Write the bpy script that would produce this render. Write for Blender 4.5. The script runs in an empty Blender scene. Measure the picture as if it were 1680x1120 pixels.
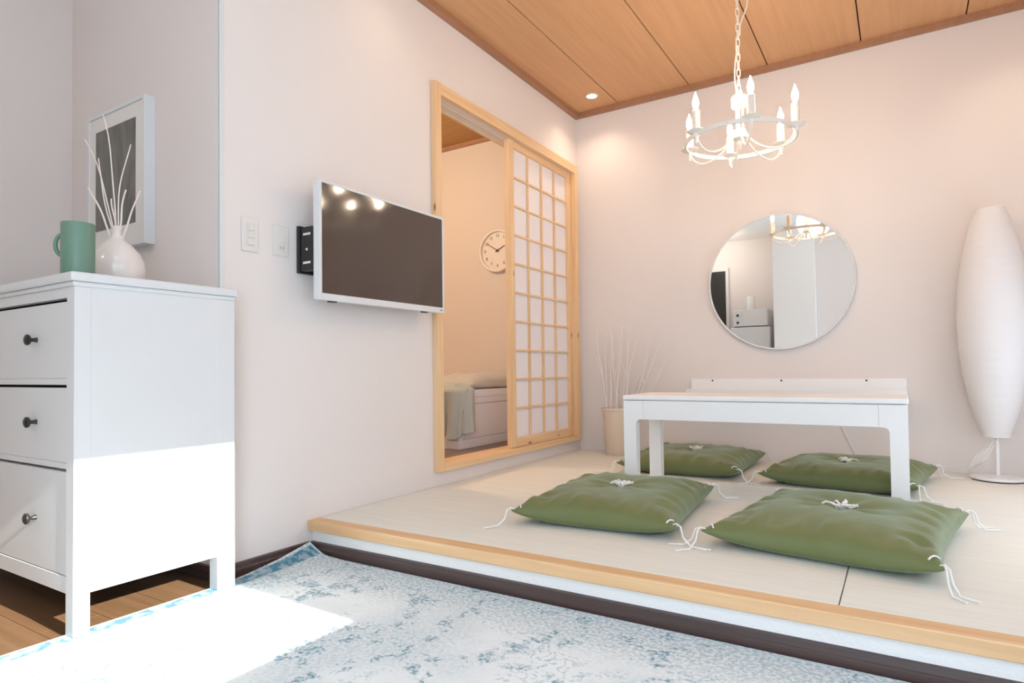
import bpy, bmesh, math, random
from mathutils import Vector, Matrix, noise

# ------------------------------------------------------------------ camera, world, lights, exposure
S = bpy.context.scene
COL = S.collection
PI = math.pi
YAW, PITCH, ROLL, FPX = .5594, .0239, -.0123, 1019.41
CAM = Vector((1.9389, -1.2469, .6899))
fw = Vector((-math.sin(YAW), math.cos(YAW), 0)); rt = Vector((math.cos(YAW), math.sin(YAW), 0)); up = Vector((0, 0, 1))
fw, up = math.cos(PITCH)*fw + math.sin(PITCH)*up, -math.sin(PITCH)*fw + math.cos(PITCH)*up
rt, up = math.cos(ROLL)*rt + math.sin(ROLL)*up, -math.sin(ROLL)*rt + math.cos(ROLL)*up
cd = bpy.data.cameras.new('camera'); cam = bpy.data.objects.new('camera', cd); COL.objects.link(cam)
cam.matrix_world = Matrix(((rt.x, up.x, -fw.x, CAM.x), (rt.y, up.y, -fw.y, CAM.y), (rt.z, up.z, -fw.z, CAM.z), (0, 0, 0, 1)))
cd.sensor_width = 36; cd.lens = 36*FPX/1680; cd.shift_y = 21.9/1680; cd.clip_start = .02
S.camera = cam
S.view_settings.view_transform = 'Standard'; S.view_settings.look = 'None'
S.view_settings.gamma = 1; S.view_settings.use_curve_mapping = False
S.view_settings.exposure = 0.40

W = bpy.data.worlds.new('sky'); S.world = W; W.use_nodes = True
bg = W.node_tree.nodes['Background']; bg.inputs[0].default_value = (.70, .84, 1, 1); bg.inputs[1].default_value = 2.2

def light(name, kind, loc, energy, color, aim=None, **kw):
    l = bpy.data.lights.new(name, kind); l.energy = energy; l.color = color
    for k, v in kw.items(): setattr(l, k, v)
    o = bpy.data.objects.new(name, l); COL.objects.link(o); o.location = loc
    if aim is not None:
        o.rotation_euler = Vector(aim).to_track_quat('-Z', 'Y').to_euler()
    return o
SUN = Vector((-1, .03, -.49))
light('sun', 'SUN', (6, 0, 4), 13, (1, .96, .9), SUN, angle=.008)
DAY = (.76, .88, 1)
WX = 2.75                                    # right wall
# area lights in the window openings; the south one is added fill
light('window_daylight_east', 'AREA', (WX-.02, -.88, 1.42), 1, DAY, (-1, .1, -.05), shape='RECTANGLE', size=1.55, size_y=.74)
light('window_fill_south', 'AREA', (2.125, -1.99, .98), 20, DAY, (-.1, 1, 0), shape='RECTANGLE', size=1.05, size_y=1.82)  # soft fill from behind the camera, added with its window
light('window_daylight_platform', 'AREA', (WX-.03, 1.5, .66), 5.9, DAY, (-1, 0, 0), shape='RECTANGLE', size=1.5, size_y=.8)
# ceiling fittings (their meshes are built further down)
WARM = (1, .79, .58)
DOWN = [(.233, 2.519), (2.5, 2.35), (.233, .75), (2.5, .75)]

# ------------------------------------------------------------------ measures
D, H, P = 2.754, 2.507, .124
XL, YS = -1.06, -2.6

# ------------------------------------------------------------------ materials
MATS = {}
def mat(name, col, rough=.5, metal=0, spec=.5, bump=None, var=None, sheen=0, emit=None, coat=0):
    m = bpy.data.materials.new(name); m.use_nodes = True; nt = m.node_tree; b = nt.nodes['Principled BSDF']
    b.inputs['Base Color'].default_value = (*col, 1); b.inputs['Roughness'].default_value = rough
    b.inputs['Metallic'].default_value = metal; b.inputs['Specular IOR Level'].default_value = spec
    if sheen: b.inputs['Sheen Weight'].default_value = sheen; b.inputs['Sheen Roughness'].default_value = .4
    if coat: b.inputs['Coat Weight'].default_value = coat
    if emit: b.inputs['Emission Color'].default_value = (*emit[0], 1); b.inputs['Emission Strength'].default_value = emit[1]
    tc = nt.nodes.new('ShaderNodeTexCoord')
    if var:      # (scale, amount)
        n = nt.nodes.new('ShaderNodeTexNoise'); n.inputs['Scale'].default_value = var[0]; n.inputs['Detail'].default_value = 4
        nt.links.new(tc.outputs['Object'], n.inputs['Vector'])
        r = nt.nodes.new('ShaderNodeValToRGB'); a = var[1]
        r.color_ramp.elements[0].color = (*[c*(1-a) for c in col], 1); r.color_ramp.elements[1].color = (*[min(1, c*(1+a)) for c in col], 1)
        r.color_ramp.elements[0].position = .3; r.color_ramp.elements[1].position = .7
        nt.links.new(n.outputs['Fac'], r.inputs['Fac']); nt.links.new(r.outputs['Color'], b.inputs['Base Color'])
    if bump:     # (scale, strength, distance)
        n = nt.nodes.new('ShaderNodeTexNoise'); n.inputs['Scale'].default_value = bump[0]; n.inputs['Detail'].default_value = 3
        nt.links.new(tc.outputs['Object'], n.inputs['Vector'])
        k = nt.nodes.new('ShaderNodeBump'); k.inputs['Strength'].default_value = bump[1]; k.inputs['Distance'].default_value = bump[2]
        nt.links.new(n.outputs['Fac'], k.inputs['Height']); nt.links.new(k.outputs['Normal'], b.inputs['Normal'])
    MATS[name] = m
    return m
def wood(name, c0, c1, axis, rough=.45, knots=0, scale=1.0):
    """straight grain along an axis, optional knots"""
    m = mat(name, c0, rough); nt = m.node_tree; b = nt.nodes['Principled BSDF']
    tc = nt.nodes.new('ShaderNodeTexCoord'); mp = nt.nodes.new('ShaderNodeMapping')
    sc = [38*scale]*3; sc[axis] = 1.6*scale; mp.inputs['Scale'].default_value = sc
    nt.links.new(tc.outputs['Object'], mp.inputs['Vector'])
    n = nt.nodes.new('ShaderNodeTexNoise'); n.inputs['Scale'].default_value = 1; n.inputs['Detail'].default_value = 5; n.inputs['Distortion'].default_value = .6
    nt.links.new(mp.outputs['Vector'], n.inputs['Vector'])
    r = nt.nodes.new('ShaderNodeValToRGB')
    r.color_ramp.elements[0].position = .32; r.color_ramp.elements[0].color = (*c1, 1)
    r.color_ramp.elements[1].position = .68; r.color_ramp.elements[1].color = (*c0, 1)
    nt.links.new(n.outputs['Fac'], r.inputs['Fac']); out = r.outputs['Color']
    if knots:
        mp2 = nt.nodes.new('ShaderNodeMapping'); s2 = [9]*3; s2[axis] = 3.2; mp2.inputs['Scale'].default_value = s2
        nt.links.new(tc.outputs['Object'], mp2.inputs['Vector'])
        v = nt.nodes.new('ShaderNodeTexVoronoi'); v.inputs['Scale'].default_value = 1; v.inputs['Randomness'].default_value = 1
        nt.links.new(mp2.outputs['Vector'], v.inputs['Vector'])
        kr = nt.nodes.new('ShaderNodeValToRGB'); kr.color_ramp.elements[0].position = .035; kr.color_ramp.elements[0].color = (1, 1, 1, 1)
        kr.color_ramp.elements[1].position = .085; kr.color_ramp.elements[1].color = (0, 0, 0, 1)
        nt.links.new(v.outputs['Distance'], kr.inputs['Fac'])
        mx = nt.nodes.new('ShaderNodeMix'); mx.data_type = 'RGBA'
        nt.links.new(kr.outputs['Color'], mx.inputs['Factor']); nt.links.new(out, mx.inputs['A']); mx.inputs['B'].default_value = (*[c*.32 for c in c1], 1)
        out = mx.outputs['Result']
    nt.links.new(out, b.inputs['Base Color'])
    return m

wall_m = mat('wall_paper', (.80, .742, .722), .85, spec=.2, bump=(260, .12, .002))
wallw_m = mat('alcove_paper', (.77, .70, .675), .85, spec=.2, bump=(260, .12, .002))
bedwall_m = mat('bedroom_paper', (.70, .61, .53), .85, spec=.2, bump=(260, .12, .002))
white_m = mat('white_lacquer', (.71, .715, .73), .45, var=(3, .015))
table_m = mat('table_lacquer', (.88, .885, .90), .55, spec=.3, var=(3, .01))
white_matte = mat('white_matte', (.88, .87, .86), .6, bump=(120, .1, .001))
plaster_m = mat('riser_paper', (.92, .92, .92), .8, bump=(70, .5, .004))
ceil_m = wood('ceiling_veneer', (.66, .37, .19), (.60, .33, .165), 1, .55)
ceiltrim_m = wood('ceiling_moulding', (.42, .215, .12), (.36, .18, .10), 1, .5)
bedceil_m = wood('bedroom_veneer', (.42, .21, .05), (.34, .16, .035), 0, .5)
pine_z = wood('pine_upright', (.86, .62, .38), (.77, .50, .27), 2, .5, knots=1)
pine_y = wood('pine_lengthways', (.86, .62, .38), (.77, .50, .27), 1, .5, knots=1)
pine_x = wood('pine_edge', (.82, .55, .31), (.70, .42, .21), 0, .45)
floor_m = wood('oak_laminate', (.23, .125, .065), (.16, .085, .04), 0, .4, scale=.7)
darkwood_m = wood('walnut_base', (.095, .06, .055), (.06, .038, .036), 0, .4)
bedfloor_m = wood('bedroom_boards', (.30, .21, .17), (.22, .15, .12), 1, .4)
paper_m = mat('shoji_paper', (.86, .82, .85), .8, spec=.1, bump=(40, .05, .001))
black_m = mat('black_metal', (.012, .012, .013), .35)
knob_m = mat('dark_knob', (.05, .05, .05), .35, metal=.6)
gap_m = mat('dark_gap', (.01, .009, .009), .9)
screen_m = mat('screen', (.075, .052, .042), .08, spec=.6)  # brownish base colour carries the reflection of the opposite wall
mirror_m = mat('mirror_glass', (.98, .98, .97), .003, metal=1)
green_m = mat('green_glaze', (.14, .25, .19), .4, var=(8, .06))
ceramic_m = mat('white_ceramic', (.80, .74, .71), .18, coat=.3)
reed_m = mat('pale_reed', (.82, .74, .70), .6)
branch_m = mat('white_branch', (.84, .78, .74), .7)
pot_m = mat('cream_pot', (.78, .66, .53), .6)
cord_m = mat('white_cord', (.86, .86, .86), .7)
mat_m = mat('mount_board', (.78, .74, .71), .8)
steel_m = mat('painted_white_iron', (.84, .79, .73), .4)
candle_m = mat('candle_sleeve', (.86, .78, .69), .45)
bulb_m = mat('glowing_bulb', (1, .9, .7), .2, emit=((1, .80, .58), 150))
lens_m = mat('downlight_lens', (1, 1, 1), .3, emit=((1, .86, .68), 9))
linen_m = mat('grey_linen', (.50, .53, .49), .9, bump=(60, .3, .004), sheen=.3)
pillow_m = mat('pillow_linen', (.62, .60, .54), .9, bump=(60, .25, .004), sheen=.3)
bedwhite_m = mat('bed_white', (.88, .87, .90), .5)
door_m = mat('dark_door', (.035, .034, .032), .25)
alum_m = mat('window_aluminium', (.6, .6, .6), .35, metal=.7)
clock_m = mat('clock_face', (.74, .66, .57), .5)
ink_m = mat('ink', (.06, .04, .03), .6)
plate_m = mat('switch_plastic', (.74, .71, .68), .35)
lampbase_m = mat('lamp_metal', (.82, .81, .82), .3)
lampdark_m = mat('lamp_felt', (.03, .03, .035), .8)

def tatami():
    m = mat('tatami_weave', (.69, .67, .59), .75, spec=.25); nt = m.node_tree; b = nt.nodes['Principled BSDF']
    tc = nt.nodes.new('ShaderNodeTexCoord'); n = nt.nodes.new('ShaderNodeTexNoise'); n.inputs['Scale'].default_value = 1; n.inputs['Detail'].default_value = 3
    mp = nt.nodes.new('ShaderNodeMapping'); mp.inputs['Scale'].default_value = (4, 180, 4)
    nt.links.new(tc.outputs['Object'], mp.inputs['Vector']); nt.links.new(mp.outputs['Vector'], n.inputs['Vector'])
    r = nt.nodes.new('ShaderNodeValToRGB'); r.color_ramp.elements[0].position = .3; r.color_ramp.elements[1].position = .7
    r.color_ramp.elements[0].color = (.76, .752, .70, 1); r.color_ramp.elements[1].color = (.84, .832, .78, 1)
    nt.links.new(n.outputs['Fac'], r.inputs['Fac']); nt.links.new(r.outputs['Color'], b.inputs['Base Color'])
    w = nt.nodes.new('ShaderNodeTexWave'); w.bands_direction = 'Y'; w.inputs['Scale'].default_value = 60; w.inputs['Distortion'].default_value = .3
    nt.links.new(tc.outputs['Object'], w.inputs['Vector'])
    k = nt.nodes.new('ShaderNodeBump'); k.inputs['Strength'].default_value = .12; k.inputs['Distance'].default_value = .001
    nt.links.new(w.outputs['Fac'], k.inputs['Height']); nt.links.new(k.outputs['Normal'], b.inputs['Normal'])
    return m
tatami_m = tatami()

def cushion_mat():
    m = mat('olive_satin', (.145, .175, .066), .42, spec=.45, sheen=.3, bump=(9, .25, .02))
    m.node_tree.nodes['Principled BSDF'].inputs['Sheen Tint'].default_value = (.6, .85, .75, 1)
    return m
olive_m = cushion_mat()

def shade_mat():
    m = bpy.data.materials.new('rice_paper_shade'); m.use_nodes = True; nt = m.node_tree; b = nt.nodes['Principled BSDF']
    b.inputs['Base Color'].default_value = (.90, .89, .91, 1); b.inputs['Roughness'].default_value = .8
    tr = nt.nodes.new('ShaderNodeBsdfTranslucent'); tr.inputs['Color'].default_value = (.86, .84, .82, 1)
    mx = nt.nodes.new('ShaderNodeMixShader'); mx.inputs['Fac'].default_value = .2
    nt.links.new(b.outputs[0], mx.inputs[1]); nt.links.new(tr.outputs[0], mx.inputs[2]); nt.links.new(mx.outputs[0], nt.nodes['Material Output'].inputs['Surface'])
    return m
shade_m = shade_mat()

def glass_mat():
    m = bpy.data.materials.new('window_glass'); m.use_nodes = True; nt = m.node_tree; nt.nodes.remove(nt.nodes['Principled BSDF'])
    t = nt.nodes.new('ShaderNodeBsdfTransparent'); t.inputs['Color'].default_value = (.97, .99, .98, 1)
    g = nt.nodes.new('ShaderNodeBsdfGlossy'); g.inputs['Roughness'].default_value = .02
    mx = nt.nodes.new('ShaderNodeMixShader'); mx.inputs['Fac'].default_value = .06
    nt.links.new(t.outputs[0], mx.inputs[1]); nt.links.new(g.outputs[0], mx.inputs[2]); nt.links.new(mx.outputs[0], nt.nodes['Material Output'].inputs['Surface'])
    return m
glass_m = glass_mat()

def art_mat():
    m = mat('grey_print', (.12, .115, .105), .35); nt = m.node_tree; b = nt.nodes['Principled BSDF']
    tc = nt.nodes.new('ShaderNodeTexCoord'); mp = nt.nodes.new('ShaderNodeMapping'); mp.inputs['Scale'].default_value = (9, 9, 3)
    n = nt.nodes.new('ShaderNodeTexNoise'); n.inputs['Scale'].default_value = 1.2; n.inputs['Detail'].default_value = 8; n.inputs['Distortion'].default_value = 1.5
    nt.links.new(tc.outputs['Object'], mp.inputs['Vector']); nt.links.new(mp.outputs['Vector'], n.inputs['Vector'])
    r = nt.nodes.new('ShaderNodeValToRGB'); r.color_ramp.elements[0].position = .3; r.color_ramp.elements[1].position = .75
    r.color_ramp.elements[0].color = (.075, .085, .075, 1); r.color_ramp.elements[1].color = (.21, .185, .16, 1)
    nt.links.new(n.outputs['Fac'], r.inputs['Fac']); nt.links.new(r.outputs['Color'], b.inputs['Base Color'])
    return m
art_m = art_mat()

RX0, RX1, RY0, RY1 = .055, 2.30, -2.1, .352
def rug_mat():
    m = mat('distressed_rug', (.7, .72, .72), .95, spec=.1, sheen=.2); nt = m.node_tree; b = nt.nodes['Principled BSDF']; N = nt.nodes; L = nt.links
    def node(t, **k):
        n = N.new(t)
        for a, v in k.items(): setattr(n, a, v)
        return n
    def math_(op, a, c=None, d=None):
        n = node('ShaderNodeMath', operation=op)
        for i, v in enumerate((a, c, d)):
            if v is None: continue
            if isinstance(v, (int, float)): n.inputs[i].default_value = v
            else: L.new(v, n.inputs[i])
        return n.outputs[0]
    def nz(scale, detail=4, dist=0, vec=None, rough=.6):
        n = node('ShaderNodeTexNoise'); n.inputs['Scale'].default_value = scale; n.inputs['Detail'].default_value = detail; n.inputs['Distortion'].default_value = dist; n.inputs['Roughness'].default_value = rough
        L.new(vec or tc.outputs['Vector'], n.inputs['Vector']); return n.outputs['Fac']
    def ss(v, lo, hi):
        n = node('ShaderNodeMapRange', interpolation_type='SMOOTHSTEP'); n.inputs['From Min'].default_value = lo; n.inputs['From Max'].default_value = hi
        L.new(v, n.inputs['Value']); return n.outputs[0]
    tc = node('ShaderNodeAttribute', attribute_name='weave'); sep = node('ShaderNodeSeparateXYZ'); L.new(tc.outputs['Vector'], sep.inputs[0])
    X, Y = sep.outputs[0], sep.outputs[1]
    # distance to the nearest edge
    e = math_('MINIMUM', math_('MINIMUM', math_('SUBTRACT', X, RX0), math_('SUBTRACT', RX1, X)), math_('MINIMUM', math_('SUBTRACT', RY1, Y), math_('SUBTRACT', Y, RY0)))
    # woven outlines: contour lines of a distorted cell field, worn away by noise
    wv = node('ShaderNodeVectorMath', operation='ADD'); nc = node('ShaderNodeTexNoise'); nc.inputs['Scale'].default_value = 6; nc.inputs['Detail'].default_value = 4
    L.new(tc.outputs['Vector'], nc.inputs['Vector']); sc = node('ShaderNodeVectorMath', operation='SCALE'); sc.inputs['Scale'].default_value = .20
    L.new(nc.outputs['Color'], sc.inputs[0]); L.new(tc.outputs['Vector'], wv.inputs[0]); L.new(sc.outputs[0], wv.inputs[1])
    def cells(scale, lo, hi):
        v = node('ShaderNodeTexVoronoi', feature='DISTANCE_TO_EDGE'); v.inputs['Scale'].default_value = scale; L.new(wv.outputs[0], v.inputs['Vector'])
        return math_('SUBTRACT', 1, ss(v.outputs['Distance'], lo, hi))
    grain = ss(nz(95, 3), .38, .62); mid = ss(nz(22, 4, .6), .44, .58); wear = ss(nz(4.5, 5, .4), .42, .60); dense = ss(nz(1.9, 3, .3), .40, .66)
    outline = math_('MULTIPLY', cells(3.1, .04, .13), math_('MULTIPLY', mid, .9))
    curls = math_('MULTIPLY', math_('SUBTRACT', 1, ss(math_('ABSOLUTE', math_('SUBTRACT', nz(19, 2, 1.2), .5)), .012, .06)), math_('MULTIPLY', wear, .6))
    pat = math_('MULTIPLY', math_('MAXIMUM', outline, curls), math_('ADD', .25, math_('MULTIPLY', grain, .75)))
    haze = math_('ADD', .06, math_('MULTIPLY', dense, math_('ADD', .12, math_('MULTIPLY', grain, .20))))
    amount = math_('MAXIMUM', pat, haze)
    # border bands
    ex = math_('MINIMUM', math_('SUBTRACT', X, RX0), math_('SUBTRACT', RX1, X))
    band = math_('MULTIPLY', math_('SUBTRACT', 1, ss(ex, .052, .060)), ss(e, .008, .011))
    bworn = math_('MULTIPLY', band, math_('ADD', .62, math_('MULTIPLY', ss(nz(30, 4), .40, .58), .38)))
    inner = math_('MULTIPLY', math_('MULTIPLY', math_('SUBTRACT', 1, ss(e, .07, .34)), math_('ADD', .30, grain)), .42)
    amount = math_('MAXIMUM', math_('MAXIMUM', amount, bworn), inner)
    mx = node('ShaderNodeMix', data_type='RGBA'); L.new(amount, mx.inputs['Factor'])
    mx.inputs['A'].default_value = (.87, .915, .94, 1); mx.inputs['B'].default_value = (.06, .23, .34, 1)
    L.new(mx.outputs['Result'], b.inputs['Base Color'])
    k = node('ShaderNodeBump'); k.inputs['Strength'].default_value = .5; k.inputs['Distance'].default_value = .003
    L.new(nz(320, 2), k.inputs['Height']); L.new(k.outputs['Normal'], b.inputs['Normal'])
    return m
rug_m = rug_mat()

# ------------------------------------------------------------------ mesh helpers
def box(bm, x0, x1, y0, y1, z0, z1, bev=0, seg=2):
    vs = [bm.verts.new((x, y, z)) for z in (z0, z1) for y in (y0, y1) for x in (x0, x1)]
    fs = [bm.faces.new([vs[i] for i in q]) for q in ((0, 2, 3, 1), (4, 5, 7, 6), (0, 1, 5, 4), (2, 6, 7, 3), (0, 4, 6, 2), (1, 3, 7, 5))]
    if bev:
        es = list({e for f in fs for e in f.edges})
        bmesh.ops.bevel(bm, geom=es, offset=bev, segments=seg, affect='EDGES', profile=.5)
    return bm
def tube(bm, pts, r, n=8, closed=False, cap=True):
    pts = [Vector(p) for p in pts]; rr = r if isinstance(r, (list, tuple)) else [r]*len(pts)
    rings = []; prev = None; m = len(pts)
    for i, p in enumerate(pts):
        a = pts[(i-1) % m] if closed or i else p; b = pts[(i+1) % m] if closed or i < m-1 else p
        t = (b-a).normalized()
        if prev is None:
            ref = Vector((0, 0, 1)) if abs(t.z) < .9 else Vector((1, 0, 0)); u = t.cross(ref).normalized()
        else: u = (prev - t*prev.dot(t)).normalized()
        prev = u; v = t.cross(u)
        rings.append([bm.verts.new(p + (u*math.cos(2*PI*k/n) + v*math.sin(2*PI*k/n))*rr[i]) for k in range(n)])
    for i in range(m if closed else m-1):
        A, B = rings[i], rings[(i+1) % m]
        for k in range(n): bm.faces.new((A[k], A[(k+1) % n], B[(k+1) % n], B[k]))
    if cap and not closed: bm.faces.new(rings[0][::-1]); bm.faces.new(rings[-1])
    return bm
def lathe(bm, prof, c=(0, 0, 0), n=40, axis='z', close=True):
    """prof: list of (radius, height) along the axis"""
    cx, cy, cz = c; rings = []
    def pt(r, h, a):
        if axis == 'z': return (cx+r*math.cos(a), cy+r*math.sin(a), cz+h)
        if axis == 'y': return (cx+r*math.cos(a), cy+h, cz+r*math.sin(a))
        return (cx+h, cy+r*math.cos(a), cz+r*math.sin(a))
    for r, h in prof:
        rings.append([bm.verts.new(pt(max(r, 1e-5), h, 2*PI*k/n)) for k in range(n)])
    for A, B in zip(rings, rings[1:]):
        for k in range(n): bm.faces.new((A[k], A[(k+1) % n], B[(k+1) % n], B[k]))
    if close: bm.faces.new(rings[0][::-1]); bm.faces.new(rings[-1])
    return bm
def prism_y(bm, outline, y0, y1):
    """outline in (x, z), extruded along y"""
    A = [bm.verts.new((x, y0, z)) for x, z in outline]; B = [bm.verts.new((x, y1, z)) for x, z in outline]
    bm.faces.new(A); bm.faces.new(B[::-1]); n = len(A)
    for i in range(n): bm.faces.new((A[i], B[i], B[(i+1) % n], A[(i+1) % n]))
    return bm
def prism_x(bm, outline, x0, x1):
    A = [bm.verts.new((x0, y, z)) for y, z in outline]; B = [bm.verts.new((x1, y, z)) for y, z in outline]
    bm.faces.new(A); bm.faces.new(B[::-1]); n = len(A)
    for i in range(n): bm.faces.new((A[i], B[i], B[(i+1) % n], A[(i+1) % n]))
    return bm
NB = bmesh.new
def empty(name, loc, rz=0):
    o = bpy.data.objects.new(name, None); o.empty_display_size = .1; COL.objects.link(o); o.location = loc; o.rotation_euler = (0, 0, rz); return o
def obj(name, bm, m, parent=None, smooth=False, local=False):
    bmesh.ops.recalc_face_normals(bm, faces=bm.faces)
    me = bpy.data.meshes.new(name); bm.to_mesh(me); bm.free(); me.materials.append(m)
    if smooth:
        for p in me.polygons: p.use_smooth = True
        if smooth != 'all': me.set_sharp_from_angle(angle=math.radians(40))
    o = bpy.data.objects.new(name, me); COL.objects.link(o)
    if parent:
        o.parent = parent
        if not local:      # the mesh is written in world coordinates
            if parent.parent is None: o.matrix_parent_inverse = Matrix.Translation(-parent.location)   # parts of parts: the part already stands at the origin
    return o
def tag(o, label, cat, group=None):
    o['label'] = label; o['category'] = cat
    if group: o['group'] = group
    return o
def struct(o, label=None):
    o['kind'] = 'structure'
    if label: o['label'] = label
    return o
def B(*a, **k): return box(NB(), *a, **k)

# ------------------------------------------------------------------ the setting
# lower floor: laminate boards on a dark underlay
fl = struct(obj('floor', B(XL-.1, WX+.1, YS-.1, .385, -.06, -.006), gap_m), 'brown wood laminate floor')
bw = .15; rnd = random.Random(4); plank_me = {}
y = YS
while y < .384:
    y1 = min(y+bw, .384); x = XL - rnd.uniform(0, .8)
    while x < WX:
        a, b_ = max(x, XL), min(x+1.2, WX); x += 1.2
        if b_-a < .02: continue
        obj('plank', B(a+.0008, b_-.0008, y+.0008, y1-.0008, -.006, 0), floor_m, fl)
    y = y1

# left wall with the opening of the sliding screen
DY0, DY1, DZ0, DZ1 = 1.165, 2.665, .225, 2.065
bm = NB()
T = -.11
box(bm, T, 0, 0, DY0, 0, H+.05); box(bm, T, 0, DY1, D, 0, H+.05); box(bm, T, 0, DY0, DY1, 0, DZ0); box(bm, T, 0, DY0, DY1, DZ1, H+.05)
struct(obj('wall_left', bm, wall_m), 'pale pinkish wall with the sliding screen opening and television')
struct(obj('wall_alcove_back', B(XL-.1, T, 0, .1, 0, H+.05), wallw_m), 'wall of the alcove behind the chest of drawers')
# its last strip up to the corner
struct(obj('wall_alcove_corner', B(T, 0, -.0005, 0, 0, H), wallw_m))
struct(obj('wall_alcove_left', B(XL-.1, XL, YS, 0, 0, H+.05), wallw_m), 'shaded grey side wall of the alcove')
struct(obj('wall_back', B(-2.7, WX+.1, D, D+.1, 0, H+.05), wall_m), 'pale pinkish back wall with the round mirror')
# right wall with window 1
WY0, WY1, WZ0, WZ1 = -1.66, -.068, 1.03, 1.815
bm = NB()
box(bm, WX, WX+.1, YS, WY0, 0, H+.05); V0, V1, V2, V3 = .72, 2.28, .22, 1.10
box(bm, WX, WX+.1, WY1, V0, 0, H+.05); box(bm, WX, WX+.1, V1, D, 0, H+.05); box(bm, WX, WX+.1, V0, V1, 0, V2); box(bm, WX, WX+.1, V0, V1, V3, H+.05); box(bm, WX, WX+.1, WY0, WY1, 0, WZ0); box(bm, WX, WX+.1, WY0, WY1, WZ1, H+.05)
struct(obj('wall_right', bm, wall_m))
# wall behind the camera: kitchen recess, pier, added window 2
FY = -1.9
struct(obj('wall_kitchen', B(XL, .6, YS-.1, YS, 0, H+.05), wall_m))
struct(obj('wall_pier', B(.555, 1.045, YS, FY, 0, H+.05), white_matte))
bm = NB(); q0, q1, q2, q3 = 1.58, 2.67, .03, 1.96; FW = FY-.12
box(bm, 1.045, q0, FW-.1, FW, 0, H+.05); box(bm, q1, WX, FW-.1, FW, 0, H+.05); box(bm, q0, q1, FW-.1, FW, 0, q2); box(bm, q0, q1, FW-.1, FW, q3, H+.05)
struct(obj('wall_front', bm, wall_m))
def window(name, axis, at, a0, a1, z0, z1, pane_m=None):
    pane_m = pane_m or glass_m
    loc = (at, (a0+a1)/2, z0) if axis == 'x' else ((a0+a1)/2, at, z0)
    w = struct(empty(name, loc)); mid = (a0+a1)/2
    def bx(u0, u1, v0, v1, d0, d1):
        return B(at+d0, at+d1, u0, u1, v0, v1) if axis == 'x' else B(u0, u1, at-d1, at-d0, v0, v1)
    t = .035
    obj('frame', bx(a0, a1, z0, z0+.02, .02, .08), alum_m, w); obj('frame', bx(a0, a1, z1-.02, z1, .02, .08), alum_m, w)
    obj('frame', bx(a0, a0+.02, z0+.02, z1-.02, .02, .08), alum_m, w); obj('frame', bx(a1-.02, a1, z0+.02, z1-.02, .02, .08), alum_m, w)
    obj('mullion', bx(mid-.018, mid+.018, z0+.02, z1-.02, .03, .07), alum_m, w)
    obj('pane', bx(a0+.02, mid-.018, z0+.02, z1-.02, .048, .052), pane_m, w); obj('pane', bx(mid+.018, a1-.02, z0+.02, z1-.02, .048, .052), pane_m, w)
    return w
window('window_1', 'x', WX, WY0, WY1, WZ0, WZ1)
window('window_3', 'x', WX, V0, V1, V2, V3, paper_m)      # papered low window beside the platform
window('added_window_2', 'y', FW, q0, q1, q2, q3)  # unseen window added to let soft fill in from behind the camera

# ceilings
struct(obj('ceiling_lower_room', B(XL-.1, WX+.1, YS-.1, .36, H, H+.06), white_matte))
ce = struct(obj('ceiling', B(T, WX+.1, .36, D+.1, H+.012, H+.06), gap_m), 'ceiling of warm brown wood veneer panels with dark joints')
xs = [0, .335, .82, 1.296, 1.788, 2.267, WX]
for a, b_ in zip(xs, xs[1:]):
    obj('ceiling_panel', B(a+(.003 if a else 0), b_-.003, .36, D, H, H+.012, bev=.0015, seg=1), ceil_m, ce)
struct(obj('trim_ceiling_back', B(0, WX, D-.035, D, H-.032, H), ceiltrim_m), 'brown wood moulding along the back of the ceiling')
struct(obj('trim_ceiling_left', B(0, .035, .36, D-.035, H-.032, H), ceiltrim_m), 'brown wood moulding where the ceiling meets the television wall')

# tatami platform
PF = .36
pl = struct(obj('floor_platform', B(0, WX, .385, D, 0, P-.03), plaster_m), 'raised tatami platform with white riser')
obj('edge_board', B(-.0, WX, PF, .42, P-.038, P, bev=.004), pine_x, pl)
obj('tatami_mat', B(.002, 1.7985, .421, D, P-.03, P, bev=.002), tatami_m, pl)
obj('tatami_mat', B(1.8015, WX, .421, D, P-.03, P, bev=.002), tatami_m, pl)
bm = prism_x(NB(), [(.385, 0), (.366, 0), (.366, .02), (.370, .0235), (.370, .026), (.372, .040), (.385, .042)], 0, WX)
struct(obj('baseboard_platform', bm, darkwood_m), 'dark brown baseboard along the foot of the platform')
bm = prism_y(NB(), [(0, 0), (.016, 0), (.016, .022), (.013, .026), (.012, .042), (0, .044)], 0, .366)
struct(obj('baseboard_left', bm, darkwood_m), 'dark brown baseboard under the television wall')
bm = prism_x(NB(), [(0, 0), (-.016, 0), (-.016, .022), (-.013, .026), (-.012, .042), (0, .044)], XL, .016)
struct(obj('baseboard_alcove', bm, darkwood_m), 'dark brown baseboard in the alcove behind the chest')
bm = NB(); box(bm, -.016, .002, -.0025, 0, .044, H); box(bm, 0, .0025, -.0025, .016, .044, H)
struct(obj('trim_corner', bm, white_m), 'thin white guard on the wall corner')

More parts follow.
